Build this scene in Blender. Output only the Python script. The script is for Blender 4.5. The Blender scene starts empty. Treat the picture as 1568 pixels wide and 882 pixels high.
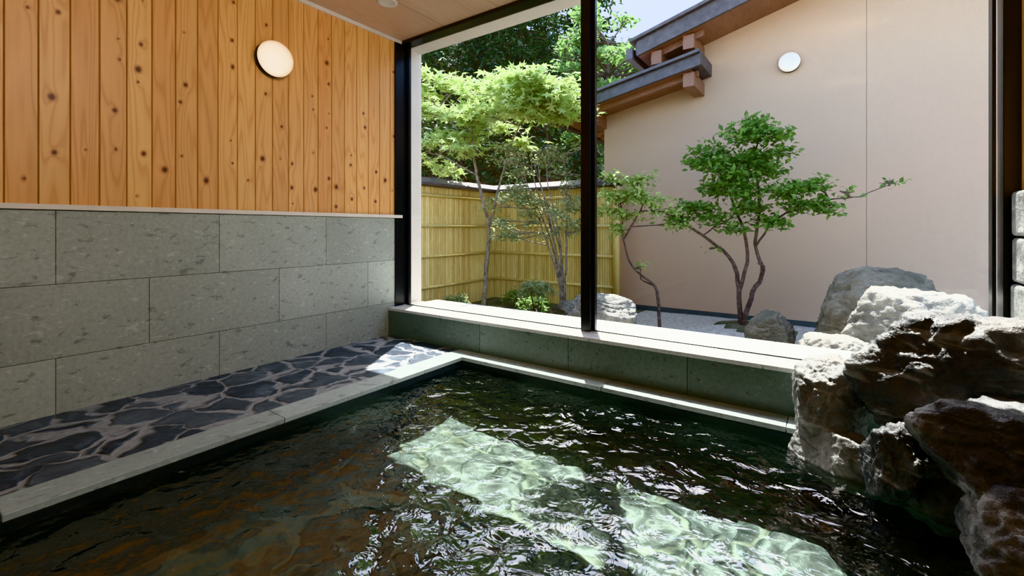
import bpy, math, random
import numpy as np
from mathutils import Vector, noise as mn
random.seed(7)
rng = np.random.default_rng(7)
scene = bpy.context.scene

# ------------------------------------------------------------------ materials
class Mat:
    def __init__(s, name, rough=0.6, spec=0.5, bsdf=True):
        s.m = bpy.data.materials.new(name); s.m.use_nodes = True
        s.nt = s.m.node_tree; s.n = s.nt.nodes; s.l = s.nt.links
        s.b = s.n['Principled BSDF']; s.out = s.n['Material Output']
        s.b.inputs['Roughness'].default_value = rough
        s.b.inputs['Specular IOR Level'].default_value = spec
    def put(s, sock, v):
        if hasattr(v, 'is_output') or isinstance(v, bpy.types.NodeSocket): s.l.new(v, sock)
        elif isinstance(v, (tuple, list)) and len(v) == 3 and sock.type == 'RGBA': sock.default_value = (*v, 1)
        else: sock.default_value = v
    def pos(s, scale=(1, 1, 1), rot=(0, 0, 0), loc=(0, 0, 0)):
        tc = s.n.new('ShaderNodeTexCoord'); mp = s.n.new('ShaderNodeMapping')
        mp.inputs['Scale'].default_value = scale; mp.inputs['Rotation'].default_value = rot
        mp.inputs['Location'].default_value = loc
        s.l.new(tc.outputs['Object'], mp.inputs['Vector']); return mp.outputs[0]
    def attr(s, name):
        a = s.n.new('ShaderNodeAttribute'); a.attribute_name = name; return a.outputs['Fac']
    def math(s, op, a, b=0.0, clamp=False):
        m = s.n.new('ShaderNodeMath'); m.operation = op; m.use_clamp = clamp
        s.put(m.inputs[0], a); s.put(m.inputs[1], b); return m.outputs[0]
    def vadd(s, a, b, op='ADD'):
        m = s.n.new('ShaderNodeVectorMath'); m.operation = op
        s.put(m.inputs[0], a)
        s.put(m.inputs[1], b); return m.outputs[0]
    def noise(s, vec, scale, detail=4, rough=0.55, col=False, dist=0):
        t = s.n.new('ShaderNodeTexNoise'); s.l.new(vec, t.inputs['Vector'])
        t.inputs['Scale'].default_value = scale; t.inputs['Detail'].default_value = detail
        t.inputs['Roughness'].default_value = rough; t.inputs['Distortion'].default_value = dist
        return t.outputs['Color' if col else 'Fac']
    def voro(s, vec, scale, feature='F1', out='Distance', rnd=1.0):
        t = s.n.new('ShaderNodeTexVoronoi'); t.feature = feature; s.l.new(vec, t.inputs['Vector'])
        t.inputs['Scale'].default_value = scale; t.inputs['Randomness'].default_value = rnd
        return t.outputs[out]
    def ramp(s, fac, stops, interp='LINEAR'):
        r = s.n.new('ShaderNodeValToRGB'); s.put(r.inputs[0], fac); e = r.color_ramp.elements
        r.color_ramp.interpolation = interp
        while len(e) < len(stops): e.new(0.5)
        for i, (p, c) in enumerate(stops):
            e[i].position = p
            e[i].color = (c, c, c, 1) if isinstance(c, (int, float)) else (*c, 1)
        return r.outputs[0]
    def mix(s, fac, a, b, mode='MIX'):
        m = s.n.new('ShaderNodeMix'); m.data_type = 'RGBA'; m.blend_type = mode
        s.put(m.inputs[0], fac); s.put(m.inputs[6], a); s.put(m.inputs[7], b); return m.outputs[2]
    def color(s, c): s.put(s.b.inputs['Base Color'], c); return s
    def rough(s, r): s.put(s.b.inputs['Roughness'], r); return s
    def bump(s, h, strength=0.3, dist=0.01):
        b = s.n.new('ShaderNodeBump'); b.inputs['Strength'].default_value = strength
        b.inputs['Distance'].default_value = dist; s.l.new(h, b.inputs['Height'])
        s.l.new(b.outputs[0], s.b.inputs['Normal']); return b.outputs[0]

def simple(name, c, rough=0.6, var=0.15, scale=12, bump=0.1, metal=0):
    m = Mat(name, rough); n = m.noise(m.pos(), scale, 5)
    d = tuple(x * (1 - var) for x in c); e = tuple(min(1, x * (1 + var)) for x in c)
    m.color(m.ramp(n, [(0.3, d), (0.7, e)])); m.bump(n, bump); m.b.inputs['Metallic'].default_value = metal
    return m.m

def stone_mat(name, base, rough=0.55, wet=False):
    m = Mat(name, rough)
    p = m.pos()
    big = m.noise(p, 3, 4)
    fine = m.noise(p, 60, 5, 0.7)
    c = m.mix(big, tuple(x * 0.80 for x in base), tuple(x * 1.15 for x in base))
    c = m.mix(0.35, c, m.ramp(fine, [(0.3, 0.35), (0.7, 0.75)]), 'OVERLAY')
    r = m.attr('rnd')
    c = m.mix(0.6, c, m.ramp(r, [(0, 0.41), (1, 0.60)]), 'OVERLAY')
    pf = m.pos(scale=(1, 0.6, 1.2), rot=(0.6, 0.3, 0.2))
    f1 = m.noise(pf, 30, 3, 0.6, dist=0.5)
    c = m.mix(m.ramp(f1, [(0.60, 0), (0.68, 0.65)]), c, tuple(x * 0.42 for x in base))
    f2 = m.noise(m.pos(scale=(1, 0.6, 1.2), rot=(0.7, 0, 0), loc=(3, 5, 1)), 45, 2, 0.5)
    c = m.mix(m.ramp(f2, [(0.64, 0), (0.70, 0.45)]), c, tuple(min(1, x * 1.5) for x in base))
    m.color(c); m.bump(fine, 0.15, 0.004)
    return m.m

def wood_mat(name, dark, mid, light, axis='z', rough=0.45):
    m = Mat(name, rough)
    sc = {'z': (9, 9, 0.7), 'x': (0.7, 9, 9), 'y': (9, 0.7, 9)}[axis]
    r = m.attr('rnd'); k = m.attr('knot')
    cmb = m.n.new('ShaderNodeCombineXYZ')
    for i, f in enumerate((13.0, 7.0, 21.0)):
        m.l.new(m.math('MULTIPLY', r, f), cmb.inputs[i])
    v = m.vadd(m.pos(scale=sc), cmb.outputs[0])
    h = m.noise(v, 0.9, 2, 0.4)
    e = m.math('MULTIPLY', m.math('POWER', 2.718, m.math('MULTIPLY', k, -0.55)), 0.10)
    h2 = m.math('ADD', h, e)
    rings = m.math('SINE', m.math('MULTIPLY', h2, 95.0))
    rings = m.math('MULTIPLY_ADD', rings, 0.5); rings.node.inputs[2].default_value = 0.5
    fib = m.noise(m.vadd(m.pos(scale=tuple(x * 9 if x > 1 else x * 3 for x in sc)), cmb.outputs[0]), 1.0, 4, 0.6)
    blot = m.noise(v, 0.5, 3)
    c = m.mix(m.ramp(rings, [(0.0, 0.0), (0.8, 0.25), (1, 0.65)]), light, mid)
    c = m.mix(m.math('MULTIPLY', fib, 0.4), c, mid)
    c = m.mix(m.ramp(blot, [(0.45, 0), (0.75, 0.4)]), c, tuple(x * 0.75 for x in mid))
    c = m.mix(0.6, c, m.ramp(r, [(0, (0.42, 0.39, 0.36)), (0.5, 0.5), (1, (0.58, 0.58, 0.56))]), 'OVERLAY')
    c = m.mix(m.ramp(m.math('MULTIPLY', k, 0.2), [(0.16, 1), (0.22, 0.6), (0.34, 0.12), (0.5, 0)]), c, (dark[0] * 2.4, dark[1] * 2, dark[2] * 1.4))
    c = m.mix(m.ramp(m.math('MULTIPLY', k, 0.2), [(0.10, 1), (0.19, 0)]), c, dark)
    m.color(c); m.bump(fib, 0.08, 0.003)
    return m.m

M = {}
M['cedar'] = wood_mat('cedar_boards', (0.09, 0.027, 0.010), (0.56, 0.255, 0.085), (0.77, 0.435, 0.18))
M['ceil'] = wood_mat('ceiling_wood', (0.3, 0.15, 0.08), (0.56, 0.37, 0.25), (0.66, 0.46, 0.33), 'y', 0.5)
M['brown'] = wood_mat('stained_timber', (0.03, 0.015, 0.008), (0.16, 0.075, 0.045), (0.27, 0.13, 0.08), 'y')
M['tile'] = stone_mat('towada_stone', (0.35, 0.375, 0.335))
M['kerb'] = stone_mat('kerb_stone', (0.36, 0.42, 0.41), 0.4)
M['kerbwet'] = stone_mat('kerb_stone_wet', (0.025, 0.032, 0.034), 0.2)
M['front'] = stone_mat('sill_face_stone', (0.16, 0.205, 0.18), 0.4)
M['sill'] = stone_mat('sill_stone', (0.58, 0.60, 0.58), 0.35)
M['grout'] = simple('grout', (0.10, 0.10, 0.095), 0.9)
M['black'] = simple('black_aluminium', (0.012, 0.012, 0.013), 0.3, 0.1, 30, 0.02, 0.3)
M['white'] = simple('cream_paint', (0.66, 0.60, 0.53), 0.6, 0.04, 8, 0.02)
M['trimw'] = simple('pale_trim', (0.66, 0.60, 0.53), 0.5, 0.06, 8, 0.02)
M['plaster'] = simple('dark_render', (0.30, 0.27, 0.24), 0.8)
M['darkroof'] = simple('dark_roof', (0.085, 0.075, 0.085), 0.5, 0.3, 20)
M['bark'] = simple('bark', (0.14, 0.10, 0.08), 0.9, 0.5, 35, 0.6)
M['barkpale'] = simple('pale_bark', (0.24, 0.20, 0.16), 0.9, 0.6, 30, 0.6)

# house plaster
m = Mat('peach_stucco', 0.9); p = m.pos()
f = m.noise(p, 180, 4, 0.7); g = m.noise(p, 0.9, 3)
c = m.mix(g, (0.54, 0.375, 0.265), (0.60, 0.43, 0.31)); c = m.mix(0.25, c, m.ramp(f, [(0.3, 0.35), (0.7, 0.65)]), 'OVERLAY')
m.color(c); m.bump(f, 0.35, 0.004); M['stucco'] = m.m

# slate crazy paving
def paving(name, dk, mid, mortar, sc=4.6, rough=0.35, gap=.055):
    m = Mat(name, rough); p = m.pos(scale=(1, 1, 0.02))
    w = m.vadd(m.noise(p, 5, 3, col=True), (0.22, 0.22, 0.0), 'MULTIPLY')
    v = m.vadd(p, w)
    d = m.voro(v, sc, 'DISTANCE_TO_EDGE'); cell = m.voro(v, sc, 'F1', 'Color')
    n = m.noise(p, 16, 6, 0.65); n2 = m.noise(p, 5, 3)
    sep = m.n.new('ShaderNodeSeparateColor'); m.l.new(cell, sep.inputs[0])
    c = m.mix(sep.outputs[0], dk, mid)
    c = m.mix(0.8, c, m.ramp(n, [(0.3, 0.25), (0.7, 0.72)]), 'OVERLAY')
    c = m.mix(m.ramp(m.noise(p, 9, 6, .7, dist=.8), [(0.52, 0), (0.70, 0.6)]), c, tuple(x * 2.4 for x in mid))
    edge = m.math('ADD', d, m.math('MULTIPLY', m.math('SUBTRACT', n2, 0.55), 0.28))
    mask = m.ramp(edge, [(gap * .4, 1), (gap, 0)])
    mc = m.mix(m.noise(p, 40, 4), tuple(x * 0.6 for x in mortar), tuple(x * 1.3 for x in mortar))
    m.color(m.mix(mask, c, mc))
    m.rough(m.ramp(mask, [(0, rough), (1, 0.8)]))
    hh = m.math('ADD', m.math('MULTIPLY', m.ramp(edge, [(0.0, 0), (0.09, 1)]), 1.0), m.math('MULTIPLY', n, 0.5))
    m.bump(hh, 0.7, 0.015); return m.m
M['paving'] = paving('slate_crazy_paving', (0.035, 0.048, 0.070), (0.09, 0.112, 0.142), (0.29, 0.305, 0.32), 5.2, .3)
M['poolfloor'] = paving('pool_floor_stone', (0.075, 0.10, 0.088), (0.13, 0.155, 0.13), (0.25, 0.28, 0.215), 4.0, .5, .03)

def thin_reflector(name, tint, base, rough, bump=None, pw=5.0, refr=False):
    m = Mat(name); n = m.n; n.remove(m.b)
    if refr:
        tr = n.new('ShaderNodeBsdfRefraction'); tr.inputs['IOR'].default_value = 1.33; tr.inputs['Roughness'].default_value = 0
    else: tr = n.new('ShaderNodeBsdfTransparent')
    tr.inputs[0].default_value = (*tint, 1)
    gl = n.new('ShaderNodeBsdfGlossy'); gl.inputs['Roughness'].default_value = rough
    lw = n.new('ShaderNodeLayerWeight'); lw.inputs[0].default_value = 0.5
    if bump:
        b = n.new('ShaderNodeBump'); b.inputs['Strength'].default_value = bump[0]; b.inputs['Distance'].default_value = bump[1]
        p = m.pos(scale=(1, 1, 1))
        h = m.math('ADD', m.noise(p, 14, 3, 0.5, dist=0.6), m.math('MULTIPLY', m.noise(p, 5.5, 2, dist=0.5), 1.6))
        m.l.new(h, b.inputs['Height']); m.l.new(b.outputs[0], gl.inputs['Normal']); m.l.new(b.outputs[0], lw.inputs['Normal'])
    f = m.math('POWER', lw.outputs['Facing'], pw)
    f = m.math('MULTIPLY_ADD', f, 1 - base); f.node.inputs[2].default_value = base
    mx = n.new('ShaderNodeMixShader'); m.l.new(f, mx.inputs[0]); m.l.new(tr.outputs[0], mx.inputs[1]); m.l.new(gl.outputs[0], mx.inputs[2])
    m.l.new(mx.outputs[0], m.out.inputs[0]); return m.m
M['glass'] = thin_reflector('window_glass', (0.97, 0.985, 0.975), 0.06, 0.0)
M['water'] = thin_reflector('spring_water', (0.78, 0.86, 0.84), 0.115, 0.02, (0.45, 0.03), 4.0, refr=True)

def rock_mat(name, a, b, c3, stain=None, rough=0.7):
    m = Mat(name, rough); p = m.pos()
    n = m.noise(p, 4, 8, 0.68, dist=0.25); n2 = m.noise(m.pos(scale=(2.5, 1.2, 7), rot=(0.4, 0.5, 0.2)), 2.5, 5, 0.6, dist=.5)
    c = m.ramp(n, [(0.32, a), (0.5, b), (0.70, c3)])
    c = m.mix(m.ramp(n2, [(0.56, 0), (0.62, 0.7)]), c, c3)
    if stain: c = m.mix(m.ramp(m.noise(p, 3.6, 4, dist=0.4), [(0.58, 0), (0.72, 0.45)]), c, stain)
    c = m.mix(0.6, c, m.ramp(m.noise(p, 45, 5, 0.7), [(0.3, 0.3), (0.7, 0.7)]), 'OVERLAY')
    m.color(c); m.bump(m.math('ADD', m.math('ADD', n, m.math('MULTIPLY', n2, 0.3)), m.math('MULTIPLY', m.noise(p, 26, 6, .7), .35)), 0.9, 0.03); return m.m
M['rock_in'] = rock_mat('weathered_rock', (0.085, 0.09, 0.09), (0.22, 0.23, 0.22), (0.46, 0.47, 0.45), (0.18, 0.14, 0.10), 0.45)
M['rock_dark'] = rock_mat('wet_dark_rock', (0.024, 0.028, 0.031), (0.085, 0.092, 0.095), (0.40, 0.41, 0.40), (0.13, 0.085, 0.05), 0.32)
M['rock_pale'] = rock_mat('pale_rock', (0.11, 0.11, 0.095), (0.21, 0.21, 0.185), (0.35, 0.345, 0.31))
M['rock_grey'] = rock_mat('grey_rock', (0.09, 0.085, 0.06), (0.17, 0.16, 0.12), (0.25, 0.235, 0.19))
M['soil'] = rock_mat('mossy_soil', (0.05, 0.05, 0.025), (0.12, 0.115, 0.06), (0.22, 0.20, 0.13), None, 0.95)
m = Mat('white_gravel', 0.9); p = m.pos(); d = m.voro(p, 45); m.color(m.ramp(m.voro(p, 45, 'F1', 'Color'), [(0, (0.40, 0.38, 0.34)), (1, (0.66, 0.63, 0.57))])); m.bump(d, 0.8, 0.02); M['gravel'] = m.m
m = Mat('hill', 1.0); p = m.pos(); m.color(m.ramp(m.noise(p, 1.6, 8, 0.75), [(0.35, (0.010, 0.018, 0.008)), (0.6, (0.03, 0.055, 0.018)), (0.75, (0.08, 0.13, 0.04))])); m.bump(m.noise(p, 3, 8, 0.8), 1.0, 0.5); M['hill'] = m.m

# bamboo
m = Mat('bamboo', 0.45); p = m.pos()
r = m.attr('rnd'); c = m.ramp(r, [(0, (0.56, 0.40, 0.14)), (0.5, (0.70, 0.53, 0.20)), (1, (0.78, 0.63, 0.28))])
c = m.mix(0.5, c, m.ramp(m.noise(m.pos(scale=(6, 6, 1.5)), 5, 4), [(0.3, 0.35), (0.7, 0.65)]), 'OVERLAY'); m.color(c); M['bamboo'] = m.m

def leaf_mat(name, dk, lt, trans=0.45):
    m = Mat(name, 0.5); r = m.attr('rnd'); c = m.ramp(r, [(0, dk), (1, lt)]); m.color(c)
    t = m.n.new('ShaderNodeBsdfTranslucent'); m.l.new(m.mix(0.5, c, tuple(min(1, x * 1.4) for x in lt)), t.inputs[0])
    mx = m.n.new('ShaderNodeMixShader'); mx.inputs[0].default_value = trans
    m.l.new(m.b.outputs[0], mx.inputs[1]); m.l.new(t.outputs[0], mx.inputs[2]); m.l.new(mx.outputs[0], m.out.inputs[0]); return m.m
M['leaf_main'] = leaf_mat('leaf_mid_green', (0.06, 0.135, 0.035), (0.25, 0.40, 0.11))
M['leaf_lime'] = leaf_mat('leaf_lime', (0.17, 0.28, 0.07), (0.54, 0.64, 0.27), 0.42)
M['leaf_pale'] = leaf_mat('leaf_pale', (0.14, 0.20, 0.09), (0.42, 0.48, 0.27))
M['leaf_dark'] = leaf_mat('conifer_needles', (0.015, 0.035, 0.014), (0.065, 0.125, 0.04), 0.12)
M['leaf_hill'] = leaf_mat('leaf_hill', (0.07, 0.15, 0.04), (0.24, 0.38, 0.13))

def emis(name, c, s, base=(0.9, 0.88, 0.84)):
    m = Mat(name, 0.35)
    lw = m.n.new('ShaderNodeLayerWeight'); lw.inputs[0].default_value = 0.5
    m.color(base); m.put(m.b.inputs['Emission Color'], m.mix(m.ramp(lw.outputs['Facing'], [(.10, 0), (.8, 1)]), c, tuple(x * q for x, q in zip(c, (.42, .30, .20)))))
    m.b.inputs['Emission Strength'].default_value = s; return m.m
M['lampglow'] = emis('lamp_opal_glass', (1.0, 0.86, 0.69), .9, (.36, .33, .29))
M['lampoff'] = emis('lamp_opal_outdoor', (1.0, 0.93, 0.85), 0.45)

# ------------------------------------------------------------------ mesh builder
class MB:
    def __init__(s): s.v = []; s.f = []; s.mi = []; s.r = []
    def add(s, vs, fs, m=0, r=None):
        o = len(s.v); s.v += [tuple(v) for v in vs]
        rr = random.random() if r is None else r
        s.r += ([rr] * len(vs)) if not hasattr(rr, '__len__') else list(rr)
        s.f += [tuple(i + o for i in f) for f in fs]; s.mi += [m] * len(fs)
    def box(s, x0, x1, y0, y1, z0, z1, m=0, r=None):
        vs = [(x, y, z) for x in (x0, x1) for y in (y0, y1) for z in (z0, z1)]
        s.add(vs, [(0, 1, 3, 2), (4, 6, 7, 5), (0, 4, 5, 1), (2, 3, 7, 6), (0, 2, 6, 4), (1, 5, 7, 3)], m, r)
    def prism_xz(s, pts, y0, y1, m=0, r=None):
        n = len(pts); vs = [(x, y0, z) for x, z in pts] + [(x, y1, z) for x, z in pts]
        fs = [tuple(range(n)), tuple(range(2 * n - 1, n - 1, -1))] + [(i, i + n, (i + 1) % n + n, (i + 1) % n) for i in range(n)]
        s.add(vs, fs, m, r)
    def tube(s, pts, r0, r1, k=7, m=0, r=None, wob=0.0):
        P = [Vector(p) for p in pts]; Q = []
        if len(P) > 2:
            E = [P[0] * 2 - P[1]] + P + [P[-1] * 2 - P[-2]]
            for i in range(1, len(E) - 2):
                for t in (0, .25, .5, .75):
                    a, b, c, d = E[i - 1], E[i], E[i + 1], E[i + 2]
                    Q.append(0.5 * ((2 * b) + (c - a) * t + (2 * a - 5 * b + 4 * c - d) * t * t + (3 * b - a - 3 * c + d) * t ** 3))
            Q.append(P[-1])
        else: Q = P
        if wob: Q = [q + Vector((random.uniform(-wob, wob), random.uniform(-wob, wob), random.uniform(-wob, wob))) if 0 < i < len(Q) - 1 else q for i, q in enumerate(Q)]
        vs = []; fs = []; n = len(Q)
        for i, q in enumerate(Q):
            d = (Q[min(i + 1, n - 1)] - Q[max(i - 1, 0)]).normalized()
            a = d.cross(Vector((0.3, 1, 0.1))).normalized(); b = d.cross(a)
            rad = r0 + (r1 - r0) * i / (n - 1)
            for j in range(k):
                t = 2 * math.pi * j / k; vs.append(q + (a * math.cos(t) + b * math.sin(t)) * rad)
        for i in range(n - 1):
            for j in range(k):
                fs.append((i * k + j, i * k + (j + 1) % k, (i + 1) * k + (j + 1) % k, (i + 1) * k + j))
        fs.append(tuple(range(k - 1, -1, -1))); fs.append(tuple((n - 1) * k + j for j in range(k)))
        s.add(vs, fs, m, r); return Q
    def lathe(s, prof, centre, axis, k=32, m=0, r=0.5):
        vs = []; fs = []; A = Vector(axis).normalized(); u = A.orthogonal().normalized(); w = A.cross(u); C = Vector(centre)
        for rad, h in prof:
            for j in range(k):
                t = 2 * math.pi * j / k; vs.append(C + A * h + (u * math.cos(t) + w * math.sin(t)) * max(rad, 1e-4))
        for i in range(len(prof) - 1):
            for j in range(k): fs.append((i * k + j, i * k + (j + 1) % k, (i + 1) * k + (j + 1) % k, (i + 1) * k + j))
        s.add(vs, fs, m, r)
    def build(s, name, mats, parent=None, smooth=False, bevel=0, attrs=None):
        me = bpy.data.meshes.new(name); me.from_pydata(s.v, [], s.f)
        for mt in mats: me.materials.append(M[mt])
        me.polygons.foreach_set('material_index', s.mi)
        a = me.attributes.new('rnd', 'FLOAT', 'POINT'); a.data.foreach_set('value', s.r)
        k = me.attributes.new('knot', 'FLOAT', 'POINT')
        k.data.foreach_set('value', attrs if attrs is not None else [9.0] * len(s.v))
        if smooth: me.polygons.foreach_set('use_smooth', [True] * len(me.polygons))
        me.update(); ob = bpy.data.objects.new(name, me); scene.collection.objects.link(ob)
        if bevel:
            b = ob.modifiers.new('bevel', 'BEVEL'); b.width = bevel; b.segments = 2; b.limit_method = 'ANGLE'
        if parent: ob.parent = parent
        return ob
def empty(name):
    e = bpy.data.objects.new(name, None); scene.collection.objects.link(e); return e

# ------------------------------------------------------------------ key dimensions
XL, XR = -2.59, 0.53
YW = 2.24           # inner face of window plane
ZC = 1.36           # ceiling
ZL = -0.75          # ledge
ZS = -0.555         # sill
ZW = -0.80          # water
YB = -2.4
KX, KY = -1.77, 1.995
ZG = -0.88

# left wall --------------------------------------------------------
mb = MB(); mb.box(XL - 0.18, XL, YB, YW + 0.06, -1.5, 1.5); wl = mb.build('wall_left', ['plaster'])
mb = MB()
for row in range(3):
    z1 = 0.075 - 0.3 * row; z0 = z1 - 0.3
    off = 0.438 if row % 2 == 0 else 0.746
    y = off - 0.6 * 6
    while y < 2.2:
        a, b = max(y, YB), min(y + 0.6, YW - 0.005)
        if b > a: mb.box(XL + 0.001, XL + 0.022, a + 0.001, b - 0.001, z0 + 0.001, z1 - 0.001)
        y += 0.6
mb.box(XL + 0.0005, XL + 0.019, YB, YW - 0.006, -0.83, 0.073, 1)
mb.build('stone_tiles', ['tile', 'grout'], wl, bevel=0.001)
# cedar boards with knots
mb = MB(); K = []
bw = 0.092; nb = int((YW - YB) / bw) + 1
for i in range(nb):
    y1 = YW - 0.01 - i * bw; y0 = y1 - bw
    r = random.random()
    knots = []
    style = random.random()
    cnt = random.randint(1, 3) if style < 0.4 else random.randint(4, 7)
    z = 0.1 + random.uniform(0, .3); lane = random.uniform(.25, .75)
    for q in range(cnt):
        knots.append((y0 + bw * min(.85, max(.15, lane + random.uniform(-.15, .15))), z, random.choice([.004, .005, .0065, .008, .0105])))
        z += random.uniform(.05, 1.3 / cnt * 1.5)
        if z > 1.33: break
    ny, nz = 13, 200
    ys = np.linspace(y0 + 0.0005, y1 - 0.0005, ny); ys[1] = y0 + .003; ys[-2] = y1 - .003
    zs = np.linspace(0.095, 1.345, nz)
    vs = []; kv = []
    for zz in zs:
        for j, yy in enumerate(ys):
            vs.append((XL + (0.010 if j in (0, ny - 1) else 0.018), yy, zz))
            d = 9.0
            for (ky, kz, kr) in knots: d = min(d, math.hypot((yy - ky) / kr, (zz - kz) / (kr * 1.3)))
            kv.append(d)
    fs = [(a * ny + b, a * ny + b + 1, (a + 1) * ny + b + 1, (a + 1) * ny + b) for a in range(nz - 1) for b in range(ny - 1)]
    mb.add(vs, fs, 0, r); K += kv
mb.build('cedar_boards', ['cedar'], wl, attrs=K)
mb = MB(); mb.box(XL + 0.0005, XL + 0.034, YB, YW, 0.076, 0.098); mb.build('trim_1', ['trimw'], bevel=0.002)
mb = MB(); mb.box(XL + 0.0005, XL + 0.03, YB, YW, 1.335, 1.3595); mb.build('trim_2', ['trimw'], bevel=0.002)

# ceiling, back, right walls
mb = MB()
mb.box(XL - 0.18, XR + 0.2, YB - 0.15, 2.45, ZC + 0.004, 1.46, 0)
x = XL
while x < XR:
    mb.box(x + .001, min(x + 0.45, XR) - .001, YB, YW + .07, ZC, ZC + 0.006, 0); x += 0.45
mb.build('ceiling', ['ceil'])
mb = MB(); mb.box(XL - 0.18, XR + 0.2, YB - 0.15, YB, -1.5, ZC); mb.build('wall_back', ['tile'])
mb = MB(); mb.box(XR, XR + 0.2, YB, YW + 0.2, -1.5, ZC, 0); wr = mb.build('wall_right', ['plaster'])
mb = MB(); y = YB
while y < YW:
    mb.box(XR - 0.018, XR - .0005, y + .0008, min(y + bw, YW) - .0008, 0.13, 1.355); y += bw
mb.build('cedar_boards_right', ['cedar'], wr, bevel=0.002)
mb = MB()
for row in range(6):
    y = YB - random.random() * .3
    while y < YW:
        L = random.uniform(.2, .4); mb.box(XR - 0.03 - random.random() * .02, XR - .0005, max(YB, y) + .004, min(y + L, YW - .003), -0.8 + row * .155, -0.8 + row * .155 + .15); y += L
mb.build('stacked_stone', ['rock_in'], wr, bevel=0.012)

# window-side low wall, sill, kerb -----------------------------------------
mb = MB(); mb.box(XL - .18, XR + .2, 2.14, 2.58, -1.5, ZS - 0.03, 0); mb.box(XL - .18, XL + .004, 2.318, 2.45, ZS, 1.46, 1); mb.box(XR, XR + .2, 2.45, 2.46, ZS, 1.46, 1)
mb.box(XL + .004, XR, 2.318, 2.45, 1.332, 1.3635, 1)
ww = mb.build('wall_window', ['plaster', 'white'])
mb = MB()
xs = [XL + .001] + [XL + .85 + i * .6 for i in range(5)] + [XR]
for a, b in zip(xs[:-1], xs[1:]):
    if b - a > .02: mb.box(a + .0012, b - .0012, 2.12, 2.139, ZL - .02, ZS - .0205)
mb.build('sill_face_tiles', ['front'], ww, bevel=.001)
mb = MB(); xs = [XL + .023] + [XL + .55 + i * .9 for i in range(3)] + [XR - .001]
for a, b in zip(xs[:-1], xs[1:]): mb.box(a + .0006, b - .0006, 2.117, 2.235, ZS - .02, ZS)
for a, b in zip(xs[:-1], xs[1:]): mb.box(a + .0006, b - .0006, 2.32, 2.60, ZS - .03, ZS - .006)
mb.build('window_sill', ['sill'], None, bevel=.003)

# floor / ledge
mb = MB(); mb.box(XL, KX - .13, YB, 2.119, -1.45, ZL); mb.build('floor', ['paving'])
mb = MB()
ys = [YB, -1.3, -.55, .2, .95, 1.70, KY]
for a, b in zip(ys[:-1], ys[1:]): mb.box(KX - .129, KX, a + .001, b - .001, ZL - .018, ZL + .004)
xs = [KX - .129, -.9, -.15, XR - .06]
for a, b in zip(xs[:-1], xs[1:]): mb.box(a + .001, b - .001, KY + .001, 2.118, ZL - .018, ZL + .004)
mb.box(KX - .127, KX - .004, YB, KY, -1.45, ZL - .019, 1); mb.box(KX - .127, XR - .06, KY + .004, 2.118, -1.45, ZL - .019, 1)
mb.build('pool_kerb', ['kerb', 'kerbwet'], None, bevel=.003)
mb = MB(); mb.box(KX, XR, YB, KY, -1.5, -1.30); pf = mb.build('pool_floor', ['poolfloor'])

# water
nx, ny = 200, 380
xs = np.linspace(KX - .003, XR - .001, nx); ys = np.linspace(YB + .001, KY + .003, ny)
vs = []
for yy in ys:
    for xx in xs:
        a = 0.38 + 0.85 * max(0, min(1, (xx + 1.7) / 1.0))
        h = 0.008 * mn.noise(Vector((xx * 3.4 + .3 * yy, yy * 4.2, 0))) + 0.0048 * mn.noise(Vector((xx * 9, yy * 10 + 2 * mn.noise(Vector((xx * 3, yy * 3, 5))), 3))) + .0012 * mn.noise(Vector((xx * 24, yy * 27, 7)))
        dx, dy = xx + 0.95, yy - 1.72
        h += 0.014 * math.exp(-(dx * dx + dy * dy) / .012) * (1 + mn.noise(Vector((xx * 30, yy * 30, 1))))
        vs.append((xx, yy, ZW + a * h))
fs = [(j * nx + i, j * nx + i + 1, (j + 1) * nx + i + 1, (j + 1) * nx + i) for j in range(ny - 1) for i in range(nx - 1)]
mb = MB(); mb.add(vs, fs, 0, .5); wat = mb.build('pool_water', ['water'], None, True)
try:
    wat.cycles.is_caustics_caster = True; pf.cycles.is_caustics_receiver = True
except Exception as e: print('caustics', e)

# window ------------------------------------------------------------------
win = empty('window_1')
mb = MB()
ZT = 1.335
mb.box(XL + .001, XL + .03, 2.175, 2.241, ZS + .001, ZT)           # inner post on wall
mb.box(XL + .001, XL + .022, 2.242, 2.315, ZS + .001, ZT)          # jamb
mb.box(XR - .06, XR - .001, 2.242, 2.315, ZS + .001, ZT)
mb.box(XL + .001, XR - .001, 2.2355, 2.319, ZS - .028, ZS + .002, 1)       # bottom track
mb.box(XL + .001, XR - .001, 2.2355, 2.315, ZT, 1.3595)
mb.box(-1.125, -1.07, 2.236, 2.31, ZS + .002, ZT)                   # mullion
mb.box(-1.14, -1.055, 2.262, 2.29, ZS + .002, ZT)
mb.box(XL + .034, XL + .046, 2.285, 2.31, ZS + .002, ZT)
mb.box(XR - .085, XR - .075, 2.25, 2.30, ZS + .002, ZT)
mb.box(XL + .045, XR - .075, 2.262, 2.268, ZS + .002, ZS + .008)
mb.build('frame', ['black', 'sill'], win, bevel=.002)
mb = MB()
mb.add([(XL + .02, 2.29, ZS + .004), (-1.1, 2.29, ZS + .004), (-1.1, 2.29, ZT), (XL + .02, 2.29, ZT)], [(0, 1, 2, 3)])
mb.add([(-1.1, 2.265, ZS + .004), (XR - .05, 2.265, ZS + .004), (XR - .05, 2.265, ZT), (-1.1, 2.265, ZT)], [(0, 1, 2, 3)])
mb.build('glass', ['glass'], win)

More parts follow.
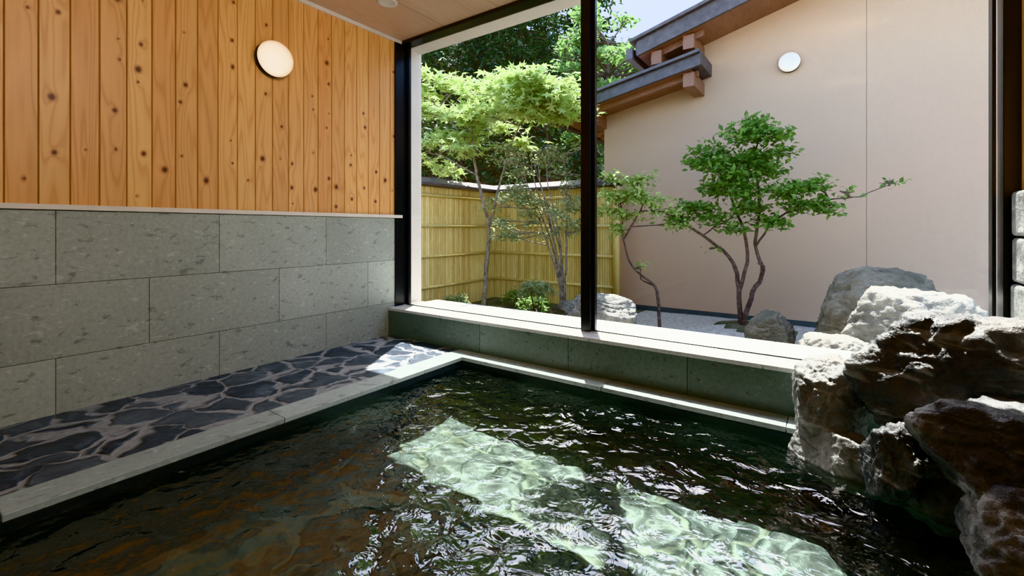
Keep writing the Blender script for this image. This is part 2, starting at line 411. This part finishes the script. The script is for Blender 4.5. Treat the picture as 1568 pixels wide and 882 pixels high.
# wall lamps ----------------------------------------------------------------
def lamp(name, c, axis, R, glow, base):
    e = empty(name)
    mb = MB(); mb.lathe([(0, 0), (R * .99, 0), (R * .99, R * .26), (R * .9, R * .30), (0, R * .30)], c, axis); mb.build('mount', [base], e, True)
    mb = MB(); prof = [(R * .5, R * .305), (R * .93, R * .32), (R, R * .40)] + [(R * math.cos(t), R * .42 + R * .62 * math.sin(t)) for t in np.linspace(0, math.pi / 2, 14)]
    mb.lathe(prof, c, axis, 40); mb.build('opal_shade', [glow], e, True)
lamp('wall_lamp', (XL + .0185, 1.305, .94), (1, 0, 0), .098, 'lampglow', 'black')
lamp('wall_lamp', (-.337, 4.859, 1.508), (0, -1, 0), .086, 'lampoff', 'black')
for (x, y) in ((-2.19, 1.80), (.3, .7), (.3, -.8)):  # last two rings are additions, set above the added fill spots
    mb = MB(); mb.lathe([(.045, 0), (.06, 0), (.06, .006), (.042, .008), (.038, 0.002), (0, 0.002)], (x, y, ZC - .0005), (0, 0, -1), 28, 0)
    mb.build('ceiling_downlight', ['white'], None, True)

# rocks ------------------------------------------------------------------------
def rock(name, c, size, mat, seed, flat=0.0, rz=0.0, rough=1.0, cuts=15, xmax=None):
    rs = random.Random(seed)
    import bmesh
    bm = bmesh.new(); bmesh.ops.create_icosphere(bm, subdivisions=6, radius=1)
    planes = []
    for i in range(cuts):
        n = Vector((rs.gauss(0, 1), rs.gauss(0, 1), rs.gauss(0, .8))).normalized(); planes.append((n, rs.uniform(.68, .95)))
    if flat: planes.append((Vector((rs.uniform(-.12, .12), rs.uniform(-.12, .12), 1)).normalized(), flat))
    so = Vector((seed * 3.1, seed * 1.7, 0)); cz, sz = math.cos(rz), math.sin(rz)
    for v in bm.verts:
        d = v.co.normalized(); q = 34.0; acc = 1.0
        for n, h in planes:
            k = n.dot(d)
            if k > .05: acc += (k / h) ** q
        r = acc ** (-1 / q)
        r *= 1 + rough * (.06 * mn.fractal(d * 1.4 + so, 1.0, 2.0, 6) + .045 * mn.fractal(d * 5 + so, .6, 2.1, 7) - .04 * max(0, .14 - abs(mn.noise(Vector((d.x * 2, d.y * 2, d.z * 4)) + so))) / .14)
        p = Vector((d.x * r * size[0] / 2, d.y * r * size[1] / 2, d.z * r * size[2] / 2))
        v.co = Vector((p.x * cz - p.y * sz, p.x * sz + p.y * cz, p.z)) + Vector(c)
        if xmax is not None: v.co.x = min(v.co.x, xmax)
    me = bpy.data.meshes.new(name); bm.to_mesh(me); bm.free(); me.materials.append(M[mat])
    me.polygons.foreach_set('use_smooth', [True] * len(me.polygons))
    o = bpy.data.objects.new(name, me); scene.collection.objects.link(o); return o
rocks = [
 ((.36, 1.93, -.465), (.70, .42, .50), 'rock_dark', 11, .80, .15),
 ((-.01, 2.00, -.635), (.27, .24, .42), 'rock_in', 5, .8, .3),
 ((.38, 1.64, -.57), (.48, .38, .35), 'rock_dark', 23, .66, -.2),
 ((.42, 1.50, -.76), (.36, .38, .44), 'rock_dark', 31, 0, .5),
 ((.16, 1.76, -.71), (.21, .2, .28), 'rock_dark', 41, 0, .2),
 ((.01, 1.90, -.80), (.38, .18, .30), 'rock_in', 52, .75, -.5),
 ((.30, 1.85, -.80), (.42, .34, .42), 'rock_dark', 61, 0, 0),
]
for c, s_, mt, sd, fl, rz in rocks: rock('rock', c, s_, mt, sd, fl, rz, xmax=XR - .052)
for c, s_, mt, sd, fl, rz in [
 ((.24, 3.72, -.56), (.84, .58, .78), 'rock_grey', 71, .78, .1),
 ((.30, 3.08, -.57), (.66, .44, .60), 'rock_pale', 83, .85, -.2),
 ((.03, 2.86, -.68), (.40, .32, .38), 'rock_pale', 97, .7, 0),
 ((-.38, 3.75, -.76), (.34, .32, .36), 'rock_grey', 101, 0, .4),
 ((-1.50, 3.35, -.70), (.64, .38, .44), 'rock_pale', 113, .8, .2),
 ((-1.95, 3.7, -.80), (.40, .3, .30), 'rock_grey', 117, 0, .2)]:
    rock('garden_boulder', c, s_, mt, sd, fl, rz)

# garden ground
def gz(x, y):
    return ZG + .09 * math.exp(-((x + .6) ** 2 + (y - 4.3) ** 2) / .12) + .02 * mn.noise(Vector((x * 2, y * 2, 0)))
nx, ny = 90, 50; vs = []
for j in range(ny):
    for i in range(nx):
        x = -5 + i * 9 / (nx - 1); y = 2.5 + j * 2.6 / (ny - 1); vs.append((x, y, gz(x, y)))
fs = []
mb = MB()
for j in range(ny - 1):
    for i in range(nx - 1): fs.append((j * nx + i, j * nx + i + 1, (j + 1) * nx + i + 1, (j + 1) * nx + i))
mb.add(vs, fs, 0, .5)
for k, f in enumerate(fs):
    x, y, _ = vs[f[0]]
    if x > -1.7 and not ((x + .6) ** 2 + (y - 4.3) ** 2 < .10 + .05 * mn.noise(Vector((x * 5, y * 5, 2)))): mb.mi[k] = 1
mb.build('garden_ground', ['soil', 'gravel'], None, True)
mb = MB(); mb.box(-40, 40, 5.0, 60, -1.6, -1.0); mb.box(-40, 40, -12, 5.0, -1.7, -1.55); mb.build('ground', ['soil'])

# bamboo fence --------------------------------------------------------------
fe = empty('bamboo_fence')
FX, FY, FT = -3.57, 4.64, .50
mb = MB()
def slat(p, d, n):
    vs = []; fs = []; r = .014; K_ = 5
    for z in (ZG - .02, FT - .05):
        for j in range(K_):
            t = math.pi * j / (K_ - 1); q = Vector(p) + Vector(d) * r * math.cos(t) + Vector(n) * r * math.sin(t); vs.append((q.x, q.y, z))
    fs = [(j, j + 1, K_ + j + 1, K_ + j) for j in range(K_ - 1)]
    mb.add(vs, fs, 0, None)
y = 1.2
while y < FY: slat((FX, y, 0), (0, 1, 0), (1, 0, 0)); y += .0285
x = FX
while x < -1.9: slat((x, FY, 0), (1, 0, 0), (0, -1, 0)); x += .0285
mb.box(FX - .02, FX, 1.2, FY + .02, ZG, FT - .05, 0, .1); mb.box(FX, -1.9, FY, FY + .02, ZG, FT - .05, 0, .1)
mb.build('slats', ['bamboo'], fe, True)
mb = MB()
for z in (.36, .03, -.30, -.63):
    mb.tube([(FX + .024, 1.2, z), (FX + .024, FY - .02, z)], .018, .018, 8, 0, .75)
    mb.tube([(FX + .02, FY - .024, z), (-1.9, FY - .024, z)], .018, .018, 8, 0, .75)
    for q in np.arange(1.4, FY, .38): mb.lathe([(.0185, -.005), (.021, 0), (.0185, .005)], (FX + .024, q, z), (0, 1, 0), 8, 0, .2)
    for q in np.arange(FX + .3, -1.9, .38): mb.lathe([(.0185, -.005), (.021, 0), (.0185, .005)], (q, FY - .024, z), (1, 0, 0), 8, 0, .2)
mb.box(-1.93, -1.88, FY - .05, FY + .03, ZG, FT, 0, .6)
mb.build('rails', ['bamboo'], fe, True)
mb = MB()
mb.prism_xz([(FX - .12, FT - .04), (FX + .12, FT - .04), (FX + .12, FT - .015), (FX, FT + .05), (FX - .12, FT - .015)], 1.2, FY + .1)
vs = [(FX, FY - .12, FT - .04), (FX, FY + .12, FT - .04), (FX, FY + .12, FT - .015), (FX, FY, FT + .05), (FX, FY - .12, FT - .015)]
vs2 = [(-1.88, b, c) for a, b, c in vs]
mb.add(vs + vs2, [(0, 1, 2, 3, 4), (9, 8, 7, 6, 5)] + [(i, (i + 1) % 5, (i + 1) % 5 + 5, i + 5) for i in range(5)])
mb.build('cap_roof', ['darkroof'], fe)

# neighbouring house ------------------------------------------------------------
ho = empty('neighbouring_house')
HY = 4.86
mb = MB()
us = .27
def zu(x): return 1.70 + us * (x + 1.60)     # underside of upper roof
def zl(x): return 1.20 + .19 * (x + 2.55)    # underside of lower roof
mb.prism_xz([(-2.15, -1.0), (.2165, -1.0), (.2165, zu(.2165)), (-1.09, zu(-1.09)), (-1.09, zl(-1.09)), (-2.15, zl(-2.15))], HY, HY + .15)
mb.prism_xz([(.2195, -1.0), (4.5, -1.0), (4.5, zu(4.5)), (.2195, zu(.2195))], HY, HY + .15)
mb.box(.2, .24, HY + .006, HY + .1, -1, zu(.2), 1)
mb.box(-2.15, -2.0, HY + .15, 8, -1.0, zl(-2.15)); mb.box(-1.09, -.95, HY + .15, 8, zl(-1.09), zu(-1.09))
mb.box(-2.14, 4.5, HY - .006, HY, -1.0, -.83, 2)
mb.build('stucco_walls', ['stucco', 'plaster', 'grout'], ho)
mb = MB(); OY = 4.38
def slab(x0, x1, zf, t, y0, y1, m=0): mb.prism_xz([(x0, zf(x0)), (x1, zf(x1)), (x1, zf(x1) + t), (x0, zf(x0) + t)], y0, y1, m)
slab(-1.62, 4.7, lambda x: zu(x) + .03, .12, OY + .03, 8.2, 0)
slab(-1.60, 4.7, lambda x: zu(x) - .0, .15, OY, OY + .03, 0)
slab(-1.66, 4.7, lambda x: zu(x) + .15, .035, OY - .04, 8.2, 0)
slab(-2.56, -1.0, lambda x: zl(x) + .02, .09, OY + .03, 8.2, 0)
slab(-2.55, -1.0, lambda x: zl(x), .11, OY, OY + .03, 0)
slab(-2.60, -1.0, lambda x: zl(x) + .11, .03, OY - .04, 8.2, 0)
mb.box(-1.70, -1.63, OY - .02, 8, zu(-1.62) - .02, zu(-1.62) + .09, 0)
mb.box(-2.64, -2.57, OY - .02, 8, zl(-2.56) - .02, zl(-2.56) + .07, 0)
mb.build('roof', ['darkroof'], ho, bevel=.004)
mb = MB()
slab(-1.59, 4.6, lambda x: zu(x) + .0, .03, OY + .031, 8.1); slab(-2.54, -1.1, lambda x: zl(x) - .0, .02, OY + .031, 8.1)
for x, f in ((-1.12, zu), (-1.42, zu), (-1.12, zl), (-2.17, zl)):
    mb.box(x - .05, x + .05, OY + .06, HY + .1, f(x - .05) - .13, f(x - .05))
for y in (4.5,):
    slab(-1.50, -1.0, lambda x: zu(x) - .06, .06, y, y + .05); slab(-2.40, -1.05, lambda x: zl(x) - .05, .05, y, y + .05)
for y in np.arange(4.95, 8, .3):
    slab(-1.58, -1.09, lambda x: zu(x) - .06, .06, y, y + .05); slab(-2.50, -2.15, lambda x: zl(x) - .05, .05, y, y + .05)
mb.build('eaves_timber', ['brown'], ho)

# ------------------------------------------------------------------ vegetation
def add_leaves(mb, C, size, tilt=.6, shape='simple', rv=None, asp=.45, droop=0.0, m=1):
    C = np.asarray(C); n = len(C)
    nrm = rng.normal(0, tilt, (n, 3)) + np.array([0, 0, 1.0]); nrm /= np.linalg.norm(nrm, axis=1)[:, None]
    t = rng.normal(0, 1, (n, 3)); t[:, 2] -= droop; t -= (t * nrm).sum(1)[:, None] * nrm; t /= np.linalg.norm(t, axis=1)[:, None]
    b = np.cross(nrm, t); s = size * rng.uniform(.65, 1.25, n)
    if shape == 'simple': loc = [(0, 0, 0), (.45, asp / 2, .08), (1, 0, 0), (.45, -asp / 2, .08)]; F = [(0, 2, 1), (0, 3, 2)]
    else:
        ang = [-2.3, -1.9, -1.25, -.85, -.62, -.3, 0, .3, .62, .85, 1.25, 1.9, 2.3]; rad = [.25, .55, .3, .8, .42, .45, 1., .45, .42, .8, .3, .55, .25]
        loc = [(.1, 0, .04)] + [(r * math.cos(a) * .75 + .1, r * math.sin(a) * .75, -.1 * r) for a, r in zip(ang, rad)]
        F = [(0, i, i + 1) for i in range(1, 13)]
    L = np.array(loc); k = len(L)
    V = C[:, None, :] + s[:, None, None] * (L[None, :, 0, None] * t[:, None] + L[None, :, 1, None] * b[:, None] + L[None, :, 2, None] * nrm[:, None])
    o = len(mb.v); mb.v += [tuple(v) for v in V.reshape(-1, 3).tolist()]
    r = rng.random(n) if rv is None else np.clip(rng.normal(rv, .22, n), 0, 1)
    mb.r += np.repeat(r, k).tolist()
    mb.f += [(o + i * k + a, o + i * k + b_, o + i * k + c) for i in range(n) for a, b_, c in F]; mb.mi += [m] * (n * len(F))
def pad(c, r, n):
    d = rng.normal(0, 1, (n, 3)); d /= np.linalg.norm(d, axis=1)[:, None]; rr = rng.random(n) ** .45
    return np.array(c) + d * rr[:, None] * np.array(r)
def tree(name, limbs, pads, size, bark, leaf, shape='simple', dens=900, asp=.45, twig=.004, tilt=.6):
    mb = MB(); sk = []
    for pts, r0, r1 in limbs: sk += [Vector(q) for q in mb.tube(pts, r0, r1, 8, 0, wob=.006)]
    for c, r in pads:
        C = Vector(c); near = min(sk, key=lambda q: (q - C).length + max(0, q.z - C.z) * 1.5)
        mid = (near + C) / 2 + Vector((random.uniform(-.04, .04), random.uniform(-.04, .04), random.uniform(-.05, .02)))
        ch = mb.tube([near, mid, C], twig * 1.6, twig, 5, 0)
        for q in range(6):
            e = C + Vector((random.uniform(-1, 1) * r[0], random.uniform(-1, 1) * r[1], random.uniform(-.6, .9) * r[2])) * .85
            mb.tube([ch[random.randint(len(ch) // 2, len(ch) - 1)], e], twig * .8, twig * .4, 4, 0)
        n = int(dens * r[0] * r[1] * 4 * (r[2] / .1) ** .5)
        tufts = pad(c, tuple(np.array(r) * .85), max(3, n // 9))
        P = tufts[rng.integers(0, len(tufts), n)] + rng.normal(0, 1, (n, 3)) * np.array([.035, .035, .018]) * (size / .04) ** .5
        add_leaves(mb, P, size, tilt, shape, asp=asp)
    return mb.build(name, [bark, leaf])

Y = 4.2
main_limbs = [
 ([(-.64, Y, -.80), (-.655, Y, -.5), (-.70, Y, -.28), (-.87, Y - .05, -.10), (-1.08, Y - .1, .05), (-1.25, Y - .1, .15)], .022, .007),
 ([(-.62, Y, -.80), (-.55, Y, -.52), (-.48, Y, -.36), (-.53, Y, -.12), (-.50, Y, .2), (-.53, Y, .5), (-.50, Y, .82)], .022, .005),
 ([(-.65, Y, -.52), (-.585, Y, -.2), (-.67, Y + .05, .12), (-.78, Y, .42), (-.88, Y, .62)], .017, .005),
 ([(-.53, Y, -.15), (-.40, Y - .05, .05), (-.22, Y - .05, .17), (0, Y - .1, .22), (.15, Y - .1, .23), (.36, Y - .1, .33)], .009, .002),
 ([(-.48, Y, -.38), (-.46, Y - .1, -.3), (-.50, Y - .12, -.27)], .012, .007)]
main_pads = [((-.50, Y, .86), (.16, .14, .08)), ((-.60, Y - .1, .76), (.2, .17, .09)), ((-.40, Y - .05, .72), (.14, .14, .08)), ((-.88, Y, .66), (.17, .15, .08)), ((-.99, Y, .58), (.12, .12, .06)), ((-.36, Y, .60), (.12, .12, .06)),
 ((-.80, Y - .1, .54), (.2, .17, .09)), ((-.58, Y, .56), (.2, .18, .10)), ((-.68, Y - .1, .42), (.2, .18, .09)), ((-.45, Y, .46), (.15, .14, .08)), ((-.58, Y - .1, .30), (.18, .16, .07)),
 ((-.85, Y, .34), (.17, .14, .06)), ((-.55, Y - .1, .17), (.17, .15, .06)), ((-.30, Y - .1, .30), (.18, .14, .07)), ((-.12, Y - .1, .33), (.14, .12, .06)),
 ((-.22, Y - .1, .17), (.18, .14, .06)), ((-.05, Y - .12, .15), (.11, .1, .05)), ((-.98, Y - .1, .18), (.19, .14, .06)), ((-.78, Y - .1, .08), (.16, .13, .05)), ((-1.12, Y - .1, .08), (.16, .12, .05)),
 ((-.42, Y - .1, .05), (.17, .13, .05)), ((-.64, Y - .15, -.0), (.12, .1, .04)), ((.06, Y - .1, .27), (.05, .05, .02)), ((.3, Y - .1, .33), (.06, .04, .03)), ((-.86, Y - .1, -.17), (.04, .04, .02))]
tree('garden_tree', main_limbs, main_pads, .052, 'bark', 'leaf_main', dens=3000, asp=.58)

Y = 4.0
tree('garden_shrub', [([(-1.25, Y, -.86), (-1.26, Y, -.62), (-1.30, Y, -.50), (-1.50, Y, -.34), (-1.58, Y, -.1), (-1.60, Y, .2)], .016, .005),
 ([(-1.30, Y, -.50), (-1.42, Y, -.45), (-1.38, Y - .1, -.36)], .008, .003), ([(-1.58, Y, -.1), (-1.45, Y, .12), (-1.35, Y, .28)], .01, .004)],
 [((-1.62, Y, .30), (.22, .16, .08)), ((-1.45, Y, .44), (.2, .14, .07)), ((-1.33, Y, .26), (.2, .14, .06)), ((-1.70, Y, .48), (.14, .12, .06)), ((-1.22, Y, .15), (.17, .12, .05)), ((-1.48, Y, .30), (.2, .12, .05)),
  ((-1.55, Y, .12), (.18, .12, .05)), ((-1.75, Y, .16), (.15, .12, .05)), ((-1.12, Y, .04), (.15, .1, .04)), ((-1.62, Y, .0), (.15, .1, .04)), ((-1.38, Y - .1, -.34), (.07, .06, .03))], .05, 'bark', 'leaf_lime', dens=2400, asp=.55)

# maple
Y = 3.9; lim = [([(-3.15, Y, -.88), (-3.10, Y, -.4), (-3.07, Y, 0), (-3.2, Y, .45), (-3.3, Y, .9), (-3.4, Y + .1, 1.4)], .028, .010),
 ([(-3.07, Y, 0), (-2.95, Y + .05, .5), (-2.8, Y + .1, 1.0), (-2.5, Y + .1, 1.35)], .016, .006),
 ([(-3.3, Y, .9), (-3.6, Y, 1.2), (-3.9, Y, 1.5)], .013, .006), ([(-3.25, Y, .6), (-3.5, Y - .1, .75), (-3.7, Y - .1, .85)], .011, .005)]
pads = []
for i in range(56):
    x = random.uniform(-4.15, -2.15); top = 1.95 - .22 * (x + 4.1) + .1 * mn.noise(Vector((x * 3, 0, 0)))
    low = .62 if x < -3.1 else (.9 if x < -2.8 else 1.15)
    z = random.uniform(low, top - .05); pads.append(((x, Y + random.uniform(-.35, .5), z), (random.uniform(.2, .34), random.uniform(.2, .3), .05)))
tree('maple_tree', lim, pads, .12, 'barkpale', 'leaf_lime', 'maple', dens=340, twig=.005, tilt=.4)
Y = 4.0; lim = []; pads = []
for i in range(7):
    a = random.uniform(-.75, .25); lim.append(([(-2.21 + random.uniform(-.03, .03), Y, -.88), (-2.21 + a * .12, Y, -.5), (-2.25 + a * .4, Y, -.05), (-2.35 + a * .7, Y + random.uniform(-.1, .1), .45), (-2.4 + a * .9, Y, .75)], .013, .003))
for i in range(54): pads.append(((random.uniform(-3.05, -2.05), Y + random.uniform(-.2, .2), random.uniform(-.1, .85)), (random.uniform(.1, .19), .13, .05)))
tree('deciduous_shrub', lim, pads, .048, 'barkpale', 'leaf_pale', dens=1200)
# low ferns / ground shrubs
for (x, y, z, w, mt) in [(-2.2, 3.5, -.56, .2, 'leaf_pale'), (-2.05, 4.15, -.74, .18, 'leaf_main'), (-2.5, 3.9, -.76, .2, 'leaf_main'), (-2.9, 4.2, -.76, .18, 'leaf_main'), (-3.2, 3.5, -.76, .18, 'leaf_pale')]:
    mb = MB()
    for q in range(16):
        a = random.uniform(0, 6.28); L = random.uniform(.6, 1) * w
        pts = [(x, y, ZG), (x + math.cos(a) * L * .5, y + math.sin(a) * L * .5, z + .04), (x + math.cos(a) * L, y + math.sin(a) * L, z - .04)]
        Q = mb.tube(pts, .003, .0015, 4, 0)
        P = np.array([tuple(q_) for q_ in Q[3:]]); P = np.repeat(P, 8, 0) + rng.normal(0, .016, (len(P) * 8, 3)); add_leaves(mb, P, .038, .5)
    mb.build('fern', ['bark', mt])

# hillside forest
nx, ny = 60, 20; vs = []
for j in range(ny):
    for i in range(nx):
        x = -34 + i * 60 / (nx - 1); t = j / (ny - 1); y = 13.6 + 12 * t
        crest = 8.5 + max(0, (-x - 5)) * .5; crest = crest if x < -6.5 else crest - 3.5 * min(1, (x + 6.5) / 2.5)
        vs.append((x, y, -1.2 + (crest + 1) * t ** .45 * .95 + 1.2 * mn.noise(Vector((x * .5, y * .5, 0)))))
mb = MB(); mb.add(vs, [(j * nx + i, j * nx + i + 1, (j + 1) * nx + i + 1, (j + 1) * nx + i) for j in range(ny - 1) for i in range(nx - 1)], 0, .5)
mb.build('forest_hillside', ['hill'], None, True)
def conifer(x, y, z0, h, r, n):
    mb = MB(); mb.tube([(x, y, z0), (x + .05, y, z0 + h * .5), (x, y, z0 + h)], r * .07, .02, 8, 0)
    B = 90; P = []
    for b in range(B):
        t = (b / B) ** .9; z = z0 + h * (.08 + .9 * t); L = r * (1 - t) ** .6 * random.uniform(.7, 1.1) + .15; a = b * 2.4 + random.uniform(-.3, .3)
        e = (x + math.cos(a) * L, y + math.sin(a) * L, z - L * .25)
        mb.tube([(x, y, z), ((x + e[0]) / 2, (y + e[1]) / 2, z + .02), e], .02, .006, 4, 0)
        k = max(8, int(n / B * (L / r + .15) * 1.5)); u = rng.random(k) ** .7
        pts = np.array([x, y, z]) + u[:, None] * (np.array(e) - np.array([x, y, z])); pts += rng.normal(0, 1, (k, 3)) * np.array([.16, .16, .09]) * (u[:, None] + .3)
        P.append(pts)
    add_leaves(mb, np.vstack(P), .17, .7, 'simple', asp=.34, droop=.8)
    mb.build('conifer_tree', ['bark', 'leaf_dark'])
for (x, y, h, r) in [(-7.6, 9.4, 8.6, 1.8), (-6.1, 8.9, 8.2, 1.6), (-9.3, 9.2, 8.4, 1.8), (-5.0, 10.2, 8.4, 1.6), (-8.2, 7.4, 6.4, 1.3), (-11, 8.5, 8, 1.9), (-6.9, 11, 9.5, 1.9), (-8.9, 11.3, 9.5, 1.9)]:
    conifer(x, y, -1.0, h, r, 11000)
def broad(x, y, z0, h, r, n, mt='leaf_hill'):
    lim = [([(x, y, -1.1), (x + .05, y, z0), (x, y, z0 + h * .7)], .09, .03)]; pads = []
    for i in range(n):
        d = Vector((random.gauss(0, 1), random.gauss(0, 1), random.gauss(0, 1))).normalized() * random.random() ** .4
        pads.append(((x + d.x * r, y + d.y * r, z0 + h / 2 + d.z * h / 2), (r * .3, r * .3, .13)))
    tree('broadleaf_tree', lim, pads, .12, 'bark', mt, dens=260, twig=.012, tilt=.7)
broad(-3.3, 7.6, 1.0, 3.3, .95, 70); broad(-4.3, 7.2, .2, 1.9, .8, 24, 'leaf_dark'); broad(-5.9, 6.6, .2, 2.2, 1.0, 34, 'leaf_dark'); broad(-7.4, 6.2, .3, 3.0, 1.2, 38, 'leaf_dark')

# ------------------------------------------------------------------ light
sd = Vector((.26, -.44, -1)).normalized()
sun = bpy.data.lights.new('sun', 'SUN'); sun.energy = 16; sun.angle = math.radians(.6); sun.color = (1, .96, .90)
so = bpy.data.objects.new('sun', sun); scene.collection.objects.link(so); so.rotation_euler = sd.to_track_quat('-Z', 'Y').to_euler()
try: sun.cycles.is_caustics_light = True
except Exception as e: print('caustics', e)
w = bpy.data.worlds.new('World'); scene.world = w; w.use_nodes = True; nt = w.node_tree
sk = nt.nodes.new('ShaderNodeTexSky'); sk.sky_type = 'NISHITA'; sk.sun_disc = False; sk.sun_elevation = math.radians(63); sk.sun_rotation = math.radians(-31)
sk.air_density = 1.0; sk.dust_density = 1.5
bg = nt.nodes['Background']; nt.links.new(sk.outputs[0], bg.inputs[0]); bg.inputs[1].default_value = .70
def spot(name, loc, tgt, e, col, ang):
    a = bpy.data.lights.new(name, 'SPOT'); a.energy = e; a.color = col; a.spot_size = math.radians(ang); a.spot_blend = 1.0; a.shadow_soft_size = .12
    o = bpy.data.objects.new(name, a); scene.collection.objects.link(o); o.location = loc
    o.rotation_euler = (Vector(tgt) - Vector(loc)).to_track_quat('-Z', 'Y').to_euler(); return o
spot('fill_spot', (.3, .7, 1.30), (-2.59, 1.0, .5), 85, (1, .92, .82), 105)  # added fill light to brighten the left wall, not a fitting of the room
spot('fill_spot', (.3, -.8, 1.30), (-2.59, .3, .5), 55, (1, .92, .82), 105)  # second added fill for the left wall, likewise no real fitting

cam = bpy.data.cameras.new('camera'); cam.lens = 16.03; cam.sensor_width = 36; cam.shift_y = -.058; cam.clip_start = .02; cam.clip_end = 200
co = bpy.data.objects.new('camera', cam); scene.collection.objects.link(co); co.rotation_euler = (math.pi / 2, 0, math.radians(35.3)); scene.camera = co
scene.view_settings.view_transform = 'Khronos PBR Neutral'; scene.view_settings.look = 'None'; scene.view_settings.exposure = 0.45
